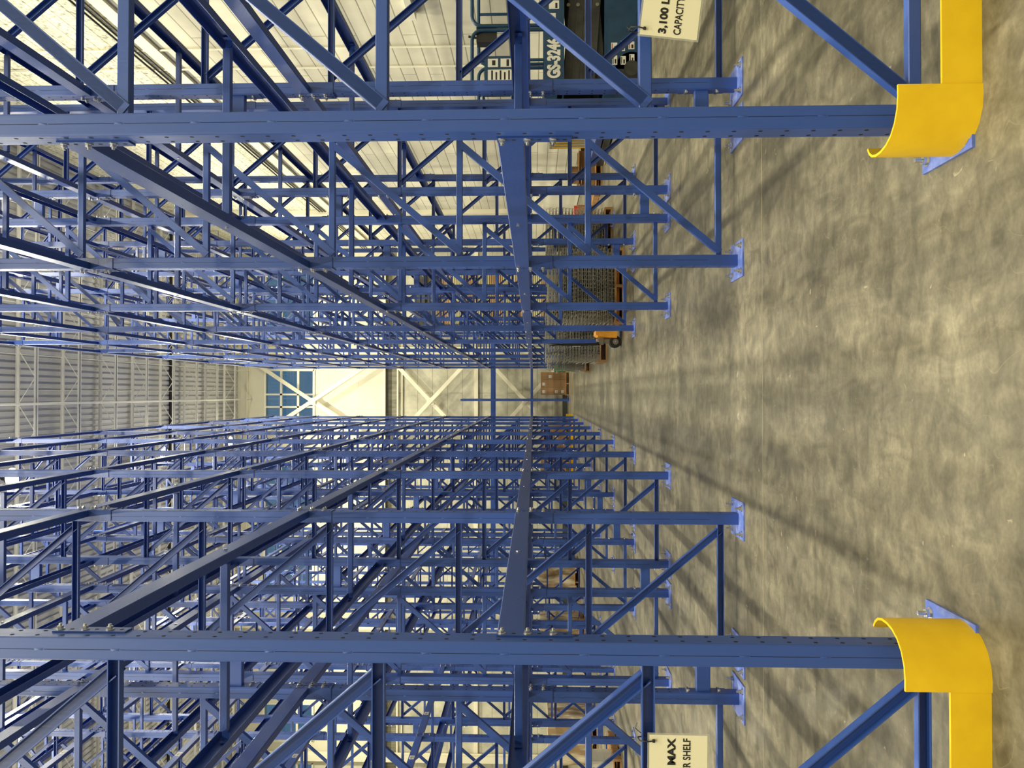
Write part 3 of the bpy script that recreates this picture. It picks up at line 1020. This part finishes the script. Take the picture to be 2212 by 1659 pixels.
# wire mesh shelf decks
def deck_meshes(W=1.12, L_=1.02):
    g = MB()
    r = 0.0036
    n1 = 20
    for i in range(n1):
        x = -W / 2 + i * W / (n1 - 1)
        g.box(x - r, x + r, -L_ / 2, L_ / 2, 0.040, 0.040 + 2 * r, M_wire)
        rt = 0.0022
        g.box(x - rt, x + rt, -L_ / 2 - r, -L_ / 2 + r, 0.004, 0.045, M_wire)      # waterfall edges
        g.box(x - rt, x + rt, L_ / 2 - r, L_ / 2 + r, 0.004, 0.045, M_wire)
    n2 = 11
    for i in range(n2):
        y = -L_ / 2 + i * L_ / (n2 - 1)
        g.box(-W / 2, W / 2, y - r, y + r, 0.034, 0.040, M_wire)
    for y in (-L_ / 2 - r, L_ / 2 + r):
        for z in (0.004,):
            g.box(-W / 2, W / 2, y - r, y + r, z, z + 0.005, M_wire)
    ch = MB()
    ch.extrude(cprof(0.034, 0.028, 0.002), (0, -L_ / 2 + 0.01, 0.032), (0, L_ / 2 - 0.01, 0.032), (1, 0, 0), (0, 0, -1), M_wire)
    return g.mesh('mesh_panel'), ch.mesh('support_channel')
DM = deck_meshes()
def deck_stack(x, y, rz, count, phrase, messy=0.012):
    pallet('wooden pallet under %s' % phrase, x, y, rz, 'pallets under the wire decks')
    for i in range(count):
        z = 0.1255 + i * 0.0560
        jx, jy, jr = rnd.uniform(-messy, messy), rnd.uniform(-messy, messy), rnd.uniform(-0.012, 0.012)
        if i == 0:
            wh = 'bottom'
        elif i == count - 1:
            wh = 'topmost'
        else:
            wh = ORD[i + 1] if i + 1 < 16 else ORD[count - i] + ' from top'
        lab = 'wire mesh shelf deck, %s%s in %s' % (wh, ' up' if 0 < i < 15 else '', phrase)
        t = thing('wire_deck', lab, 'wire shelf', (x + jx, y + jy, z), rz + jr, 'wire decks in ' + phrase)
        obj('mesh_panel', DM[0], t)
        for xx in (-0.40, 0.0, 0.40):
            obj('support_channel', DM[1], t, (xx, 0, 0))
deck_stack(1.60, 11.56, 0.0, 18, 'the stack behind the pallet jack')
deck_stack(2.60, 13.18, 0.03, 18, 'the stack farthest from the aisle', 0.02)
deck_stack(1.14, 14.10, 0.0, 18, 'the second stack along the aisle')
deck_stack(1.08, 18.20, -0.03, 16, 'the last messy stack along the aisle', 0.04)
deck_stack(2.35, 16.40, 0.0, 17, 'the stack half hidden in the middle bays', 0.02)

# pallet jack
t = thing('pallet_jack', 'orange pallet jack with black handle pushed under the wire deck stack', 'pallet jack', (0.86, 11.42, 0))
m = MB()
for yy in (-0.19, 0.19):
    m.box(0.10, 1.22, yy - 0.08, yy + 0.08, 0.055, 0.10, M_orange)
obj('fork', m, t)
m = MB()
m.extrude([(-0.02, 0.08), (0.12, 0.08), (0.12, 0.36), (0.09, 0.40), (0.03, 0.40), (0.0, 0.36)], (0, -0.20, 0), (0, 0.20, 0), (1, 0, 0), (0, 0, 1), M_orange)
obj('housing', m, t)
m = MB()
for s in (-1, 1):
    m.cyl((-0.075, s * 0.03, 0.09), (-0.075, s * 0.085, 0.09), 0.09, M_rub, 24)
    m.cyl((-0.075, s * 0.085, 0.09), (-0.075, s * 0.089, 0.09), 0.045, M_grey, 16)
    m.cyl((-0.075, s * 0.085, 0.09), (-0.075, s * 0.095, 0.09), 0.014, M_zinc, 10)
obj('steer_wheel', m, t)
m = MB()
m.cyl((-0.055, 0, 0.17), (-0.055, 0, 0.34), 0.042, M_grey, 16); m.cyl((-0.055, 0, 0.34), (-0.055, 0, 0.38), 0.028, M_zinc, 12)
m.box(-0.115, -0.02, -0.05, 0.05, 0.27, 0.33, M_grey)
obj('pump', m, t)
m = MB()
m.tube([(-0.10, 0, 0.30), (-0.115, 0, 0.60), (-0.115, 0, 0.90)], 0.020, M_black, 10)
m.tube([(-0.115, 0, 0.90), (-0.115, -0.10, 0.96), (-0.115, -0.11, 1.06), (-0.115, 0, 1.11), (-0.115, 0.11, 1.06), (-0.115, 0.10, 0.96), (-0.115, 0, 0.90)], 0.013, M_black, 8)
h = obj('handle', m, t)
m = MB(); m.box(-0.142, -0.135, -0.018, 0.018, 0.62, 0.74, M_label); obj('handle_sticker', m, h)
for yy in (-0.19, 0.19):
    m = MB(); m.cyl((1.1, yy - 0.06, 0.035), (1.1, yy + 0.06, 0.035), 0.034, M_rub, 16); obj('load_roller', m, t)

# cartons
def carton_meshes(W, L_, H, m_, label_sticker=True):
    b = MB(); b.box(-W / 2, W / 2, -L_ / 2, L_ / 2, 0, H, m_)
    # flap seam and tape
    tp = MB(); tp.box(-W / 2 - 0.0006, W / 2 + 0.0006, -0.025, 0.025, H * 0.86, H + 0.0006, mat('packing_tape', (0.42, 0.30, 0.16), 0.2))
    st = MB(); st.box(-0.075, 0.035, -L_ / 2 - 0.0012, -L_ / 2 - 0.0004, H * 0.30, H * 0.76, M_label)
    for i in range(5):
        st.box(-0.065 + 0.018 * i, -0.058 + 0.018 * i, -L_ / 2 - 0.0018, -L_ / 2 - 0.0012, H * 0.36, H * 0.52, M_ink)
    st.box(-0.065, 0.025, -L_ / 2 - 0.0018, -L_ / 2 - 0.0012, H * 0.62, H * 0.65, M_ink)
    return b.mesh('box_body'), tp.mesh('tape'), st.mesh('shipping_label')
CM = carton_meshes(0.283, 0.33, 0.236, M_board)
def carton_load(x, y, phrase, sticker, cols=3, rows=4):
    pallet('wooden pallet carrying %s' % phrase, x, y, 0, 'pallets carrying cartons', 0.90, 0.74)
    for r in range(rows):
        for c in range(cols):
            for dpt in (0, 1):
                t = thing('cardboard_carton', 'brown carton, layer %s, %s column, %s row of %s' % (('one', 'two', 'three', 'four')[r], ('lower', 'middle', 'upper')[c], ('front', 'back')[dpt], phrase), 'box',
                          (x + (c - 1) * 0.288, y - 0.17 + 0.34 * dpt, 0.1255 + r * 0.2372), 0, 'cartons of ' + phrase)
                obj('box_body', CM[0], t); obj('tape', CM[1], t)
                if dpt == 0 and (r, c) in sticker:
                    obj('shipping_label', CM[2], t, label='white shipping label')
carton_load(0.36, 28.42, 'the stack in the aisle end bay', {(3, 0), (3, 1), (2, 2), (1, 0), (0, 0)})
carton_load(-1.65, 28.42, 'the stack below the aisle end', {(3, 2), (1, 1)})
carton_load(-2.28 - 0.35, 28.42, 'the outer stack at the far wall', {(2, 1)})

# small yellow bollard cap and green crate by the aisle end
m = MB(); m.box(0.72, 1.08, 24.6, 24.9, 0.0, 0.60, M_green); m.box(0.70, 1.10, 24.58, 24.92, 0.60, 0.66, M_green)
tag(obj('plastic_crate', m), 'green plastic crate beyond the last wire deck stack', 'crate')

# stretch wrapped loads on the lower side
def wrapped(x, y, w_, l_, h_, label, rz=0.0):
    t = thing('wrapped_load', label, 'wrapped goods', (x, y, 0.1255), rz)
    m = MB()
    nx_, nz_ = 7, 6
    rr = random.Random(int(abs(x * 100)))
    ring = []
    base = rrect(-w_ / 2, w_ / 2, -l_ / 2, l_ / 2, 0.05, 2)
    sub = []
    for i in range(len(base)):
        a, b = base[i], base[(i + 1) % len(base)]
        sub.append(a)
        if math.hypot(a[0] - b[0], a[1] - b[1]) > 0.3:
            for q in (0.25, 0.5, 0.75):
                sub.append((a[0] + (b[0] - a[0]) * q, a[1] + (b[1] - a[1]) * q))
    n_ = len(sub)
    vs = []
    for k in range(nz_ + 1):
        for (a, b) in sub:
            s = 1 + rr.uniform(-0.02, 0.012) - (0.03 if k == nz_ else 0)
            vs.append((a * s, b * s, h_ * k / nz_ + (rr.uniform(-0.02, 0.02) if 0 < k < nz_ else 0)))
    fs = [(k * n_ + i, k * n_ + (i + 1) % n_, (k + 1) * n_ + (i + 1) % n_, (k + 1) * n_ + i) for k in range(nz_) for i in range(n_)]
    fs.append(tuple(range(nz_ * n_, nz_ * n_ + n_)))
    m.poly(vs, fs, M_wrap, False)
    obj('film', m, t)
    m = MB(); m.box(-w_ / 2 + 0.06, w_ / 2 - 0.06, -l_ / 2 + 0.06, l_ / 2 - 0.06, 0.0, h_ - 0.03, M_board); obj('carton_block', m, t)
    return t
for (x, y, h_, wd, nm) in ((-5.62, 22.6, 1.08, 1.0, 'in the third row bays near the far end'), (-7.35, 16.2, 0.92, 1.05, 'beyond the fourth rack row'),
                       (-6.55, 20.2, 1.05, 1.0, 'deep in the fourth rack row')):
    pallet('wooden pallet under the wrapped load %s' % nm, x, y, 0, 'pallets on the lower side')
    wrapped(x, y, wd, 0.95, h_, 'brown cartons in shiny stretch film %s' % nm)
# white printed cartons
pallet('wooden pallet under the white printed cartons', -6.08, 11.86, 0.0, 'pallets on the lower side', 1.0, 0.95)
wb = MB(); wb.box(-0.145, 0.145, -0.2, 0.2, 0, 0.118, M_wcard); ME_wb = wb.mesh('box_body')
lg = MB()
def arc(cx0, cz0, r0, a0, a1, k=8):
    return [(cx0 + r0 * cos(a0 + (a1 - a0) * i / k), -0.2025, cz0 + r0 * sin(a0 + (a1 - a0) * i / k)) for i in range(k + 1)]
lg.tube([(-0.07, -0.2025, 0.085), (0.02, -0.2025, 0.085)] + arc(0.02, 0.060, 0.025, pi / 2, -pi / 2) + [(-0.02, -0.2025, 0.035), (-0.05, -0.2025, 0.03)], 0.005, M_ink, 5)
lg.box(-0.07, -0.03, -0.204, -0.2004, 0.055, 0.064, M_ink)
ME_lg = lg.mesh('printed_logo')
for r in range(3):
    for c in range(3):
        t = thing('white_carton', 'white printed carton, %s layer, %s column of the stack by the third rack row' % (('bottom', 'middle', 'top')[r], ('lower', 'middle', 'upper')[c]), 'box',
                  (-6.38 + 0.30 * c, 11.62, 0.1255 + r * 0.119), 0, 'white printed cartons')
        obj('box_body', ME_wb, t); obj('printed_logo', ME_lg, t, label='dark curled printed mark')

# goods near the wall by the lift
pallet('wooden pallet of scrap cartons near the wall by the lift', 4.55, 15.1, 0.1)
for i, (dx, dy, dz, s, a) in enumerate(((-0.30, -0.2, 0, 0.34, 0.3), (0.12, -0.15, 0, 0.40, -0.2), (0.34, 0.25, 0, 0.32, 0.5), (-0.1, 0.25, 0, 0.38, 0.1), (-0.15, -0.18, 0.30, 0.26, 0.9))):
    m = MB(); T = Matrix.Translation((4.55 + dx, 15.1 + dy, 0.1255 + dz)) @ Matrix.Rotation(a, 4, 'Z')
    h_ = s * 0.8
    for (a0, a1, b0, b1) in ((-s / 2, s / 2, -s / 2, -s / 2 + 0.006), (-s / 2, s / 2, s / 2 - 0.006, s / 2), (-s / 2, -s / 2 + 0.006, -s / 2, s / 2), (s / 2 - 0.006, s / 2, -s / 2, s / 2)):
        m.box(a0, a1, b0, b1, 0, h_, M_board, T)
    m.box(-s / 2, s / 2, -s / 2, s / 2, 0, 0.006, M_board, T)
    m.box(-s / 2, s / 2, -s * 0.9, -s / 2, h_ - 0.006, h_, M_board, T)
    m.box(-s / 2, s / 2, s / 2, s * 0.85, h_ - 0.004, h_ + 0.002, M_board, T)
    tag(obj('open_carton', m), 'open brown carton, %s, on the scrap carton pallet' % ('big one at the front', 'widest one', 'small one at the rear', 'long one at the rear', 'perched on top')[i], 'box', 'scrap cartons near the wall')
pallet('wooden pallet of crumpled film and papers near the wall by the lift', 4.15, 16.9, -0.1)
m = MB(); m.box(-0.3, 0.1, -0.2, 0.15, 0, 0.22, M_board, Matrix.Translation((4.15, 16.9, 0.126))); tag(obj('open_carton', m), 'low brown carton on the film covered pallet', 'box')
m = MB(); m.box(-0.1, 0.12, -0.12, 0.1, 0.22, 0.30, mat('red_card', (0.55, 0.04, 0.03), 0.5), Matrix.Translation((4.1, 16.85, 0.1265)) @ Matrix.Rotation(0.4, 4, 'Z')); tag(obj('red_box', m), 'small red box on the film covered pallet', 'box')
for k in range(4):
    xx, yy = 4.98 + 0.07 * k, 14.9 + 0.05 * k
    m = MB()
    m.extrude(cprof(0.055, 0.035, 0.003), (xx, yy, 0), (xx + 0.03, yy + 0.12, 1.02), (1, 0, 0), (0, 1, 0), M_grey)
    m.box(xx - 0.03, xx - 0.0235, yy - 0.008, yy + 0.03, 0.0, 0.97, M_yel, Matrix.Identity(4))
    tag(obj('steel_channel_post', m), 'grey yellow-edged steel channel standing by the side wall, %s from the aisle side' % ORD[k + 1], 'steel post', 'standing steel channels')
for k in range(8):
    m = MB()
    xx = 4.30 + 0.056 * (k % 4); zz = 0.03 + 0.14 * (k // 4)
    m.extrude(cprof(0.12, 0.045, 0.004), (xx, 11.65, zz + 0.06), (xx, 14.0, zz + 0.06), (0, 0, 1), (1, 0, 0), M_beam if k // 4 else M_darkst)
    tag(obj('loose_beam', m), 'loose %s beam, %s from the aisle side in the %s layer' % ('blue' if k // 4 else 'dark', ORD[k % 4 + 1], 'top' if k // 4 else 'bottom'), 'loose beam', 'loose beams by the side wall')
for k, yy in enumerate((11.9, 13.7)):
    m = MB(); m.box(4.24, 4.58, yy - 0.04, yy + 0.04, 0, 0.03, M_wood)
    tag(obj('wood_bearer', m), 'wooden bearer under the %s ends of the loose beams' % ('near', 'far')[k], 'timber')

# right wall services
for k, (yy, z0) in enumerate(((12.35, 2.2), (13.1, 2.25))):
    m = MB(); m.cyl((WX1 - 0.03, yy, z0), (WX1 - 0.03, yy, ZC - 0.05), 0.018, M_steelw, 8)
    m.box(WX1 - 0.09, WX1 - 0.002, yy - 0.07, yy + 0.07, z0 - 0.16, z0, M_steelw)
    tag(obj('wall_conduit', m), 'white vertical conduit on the wall behind the lift, %s one' % ('nearer', 'farther')[k], 'conduit')
for k in range(3):
    m = MB(); m.cyl((WX1 - 0.05, -2, 8.04 + 0.09 * k), (WX1 - 0.05, WY1 - 0.1, 8.04 + 0.09 * k), 0.018, M_darkst, 8)
    tag(obj('cable_conduit', m), 'dark cable run along the upper side wall, %s of three' % ('lowest', 'middle', 'highest')[k], 'conduit', 'cable runs on the side wall')
m = MB(); m.box(WX1 - 0.12, WX1 - 0.01, 10.4, 11.3, 3.15, 3.25, M_steelw); m.cyl((WX1 - 0.07, 10.4, 3.2), (WX1 - 0.07, 8.0, 3.9), 0.03, M_grey, 8)
tag(obj('wall_pipe', m), 'grey pipe stub fixed to the side wall above the lift', 'pipe')

# ------------------------------------------------------------------ scissor lift
LX0, LX1, LY0, LY1 = 3.55, 5.72, 8.66, 9.78
t = thing('scissor_lift', 'teal scissor lift with folded dark arms parked beyond the racks above the aisle', 'scissor lift', (LX0, LY0, 0))
Lw, Ld = LX1 - LX0, LY1 - LY0
m = MB()
m.extrude([(0.10, 0.10), (Lw - 0.1, 0.10), (Lw - 0.02, 0.22), (Lw - 0.02, 0.50), (0.02, 0.50), (0.02, 0.22)], (0, 0.05, 0), (0, 0.13, 0), (1, 0, 0), (0, 0, 1), M_teal)
m.extrude([(0.10, 0.10), (Lw - 0.1, 0.10), (Lw - 0.02, 0.22), (Lw - 0.02, 0.50), (0.02, 0.50), (0.02, 0.22)], (0, Ld - 0.13, 0), (0, Ld - 0.05, 0), (1, 0, 0), (0, 0, 1), M_teal)
m.box(0.02, Lw - 0.02, 0.13, Ld - 0.13, 0.14, 0.22, M_darkst)
m.box(0.02, 0.08, 0.1, Ld - 0.1, 0.15, 0.50, M_teal); m.box(Lw - 0.08, Lw - 0.02, 0.1, Ld - 0.1, 0.15, 0.50, M_teal)
ch = obj('chassis', m, t)
m = MB(); m.box(0.25, 0.95, -0.0, 0.05, 0.13, 0.47, M_teal); m.box(1.15, 1.85, 0.0, 0.05, 0.13, 0.47, M_teal)
obj('tray_door', m, ch)
for i, (a, z0, w_, h_) in enumerate(((0.30, 0.36, 0.11, 0.06), (0.46, 0.36, 0.10, 0.07), (0.30, 0.26, 0.10, 0.06), (0.46, 0.27, 0.12, 0.05), (0.32, 0.16, 0.10, 0.06), (0.48, 0.16, 0.09, 0.07), (1.3, 0.33, 0.12, 0.08))):
    m = MB(); m.box(a, a + w_, -0.0022, -0.0004, z0, z0 + h_, M_label)
    m.box(a + 0.008, a + w_ - 0.008, -0.003, -0.0022, z0 + h_ - 0.016, z0 + h_ - 0.006, mat('red_ink', (0.5, 0.03, 0.02), 0.5) if i % 2 else M_ink)
    m.box(a + 0.012, a + w_ * 0.6, -0.003, -0.0022, z0 + 0.012, z0 + h_ * 0.5, M_ink)
    obj('warning_sticker', m, ch)
for xx in (0.26, Lw - 0.26):
    for yy in (0.0, Ld - 0.11):
        m = MB(); m.cyl((xx, yy + 0.0, 0.19), (xx, yy + 0.11, 0.19), 0.19, M_rub, 28); m.cyl((xx, yy - 0.004, 0.19), (xx, yy, 0.19), 0.09, M_darkst, 20)
        obj('wheel', m, t)
for k in range(4):
    for s in (0, 1):
        m = MB()
        yy = 0.16 + 0.045 * s
        A = Vector((0.12 if s == 0 else Lw - 0.12, yy, 0.66 + 0.094 * k)); B = Vector((Lw - 0.12 if s == 0 else 0.12, yy, 0.52 + 0.094 * k))
        for y2 in (0, Ld - 0.36 - 0.0):
            A2, B2 = A + Vector((0, y2, 0)), B + Vector((0, y2, 0))
            d = (B2 - A2).normalized()
            m.extrude(rrect(-0.048, 0.048, -0.02, 0.02, 0.006), A2, B2, Vector((0, 1, 0)).cross(d), (0, 1, 0), M_darkst)
        obj('scissor_arm', m, t)
for k in range(4):
    m = MB(); m.cyl((Lw / 2, 0.13, 0.58 + 0.115 * k), (Lw / 2, Ld - 0.13, 0.58 + 0.115 * k), 0.022, M_grey, 12); obj('pivot_pin', m, t)
m = MB(); m.cyl((0.5, 0.4, 0.40), (1.6, 0.4, 0.86), 0.05, M_grey, 14); m.cyl((1.2, 0.4, 0.69), (1.65, 0.4, 0.88), 0.032, M_zinc, 12)
obj('lift_cylinder', m, t)
m = MB()
m.box(0.0, Lw, 0.05, Ld - 0.05, 1.00, 1.06, M_teal)
m.box(0.0, Lw, 0.02, 0.07, 0.98, 1.215, M_teal); m.box(0.0, Lw, Ld - 0.07, Ld - 0.02, 0.98, 1.215, M_teal)
m.box(0.0, 0.05, 0.07, Ld - 0.07, 0.98, 1.215, M_teal); m.box(Lw - 0.05, Lw, 0.07, Ld - 0.07, 0.98, 1.215, M_teal)
pf = obj('platform', m, t)
me = text_mesh('ie GS-3246', 0.20, 0.010)
a, b = me_width(me)
kx = 0.60 / (b - a)
for v in me.vertices:
    v.co.x = (v.co.x - a) * kx
me.materials.clear(); me.materials.append(M_label)
obj('lettering', me, pf, (0.03, 0.018, 1.035), label='white model lettering')
for (a, z0, w_, h_) in ((0.80, 1.08, 0.13, 0.10), (0.98, 1.04, 0.10, 0.12)):
    m = MB(); m.box(a, a + w_, 0.0176, 0.0194, z0, z0 + h_, M_label); m.box(a + 0.01, a + w_ * 0.7, 0.0168, 0.0176, z0 + 0.02, z0 + 0.045, M_ink); obj('warning_sticker', m, pf)
def rail_loop(x0, x1, y, z0, z1, r=0.12):
    pts = [(x0, y, z0), (x0, y, z1 - r)]
    for i in range(1, 6):
        a_ = pi - (pi / 2) * i / 5
        pts.append((x0 + r + r * cos(a_), y, z1 - r + r * sin(a_)))
    for i in range(0, 6):
        a_ = pi / 2 - (pi / 2) * i / 5
        pts.append((x1 - r + r * cos(a_), y, z1 - r + r * sin(a_)))
    pts.append((x1, y, z0))
    return pts
for (x0, x1) in ((0.03, 0.75), (0.80, Lw - 0.03)):
    for yy in (0.045, Ld - 0.045):
        m = MB(); m.tube(rail_loop(x0, x1, yy, 1.215, 2.07), 0.022, M_teal, 10)
        m.tube([(x0, yy, 1.60), (x1, yy, 1.60)], 0.018, M_teal, 10)
        m.tube([(x0 + (x1 - x0) * 0.5, yy, 1.215), (x0 + (x1 - x0) * 0.5, yy, 2.05)], 0.018, M_teal, 10)
        obj('guard_rail', m, t)
for xx in (0.03, Lw - 0.03):
    m = MB(); m.tube([(xx, 0.045, 1.95), (xx, Ld - 0.045, 1.95)], 0.02, M_teal, 10); m.tube([(xx, 0.045, 1.6), (xx, Ld - 0.045, 1.6)], 0.018, M_teal, 10)
    obj('end_rail', m, t)
m = MB(); m.box(0.10, 0.42, 0.0, 0.03, 1.56, 1.92, M_teal)
pn = obj('manual_box', m, t)
m = MB(); m.box(0.13, 0.26, -0.0016, -0.0004, 1.60, 1.88, M_label)
for i in range(5):
    m.box(0.14, 0.25 - 0.02 * (i % 2), -0.0024, -0.0016, 1.62 + 0.05 * i, 1.64 + 0.05 * i, M_ink)
obj('faded_sticker', m, pn)
m = MB(); m.box(0.29, 0.39, -0.0016, -0.0004, 1.76, 1.88, M_label); m.box(0.31, 0.37, -0.0024, -0.0016, 1.79, 1.83, M_ink); m.box(0.29, 0.39, -0.0016, -0.0004, 1.60, 1.73, M_label); m.box(0.30, 0.38, -0.0024, -0.0016, 1.63, 1.66, M_ink)
obj('safety_sticker', m, pn)
m = MB(); m.box(0.62, 0.80, 0.06, 0.20, 1.78, 2.02, M_black); m.cyl((0.70, 0.13, 2.02), (0.72, 0.13, 2.12), 0.015, M_black, 8)
obj('control_box', m, t)
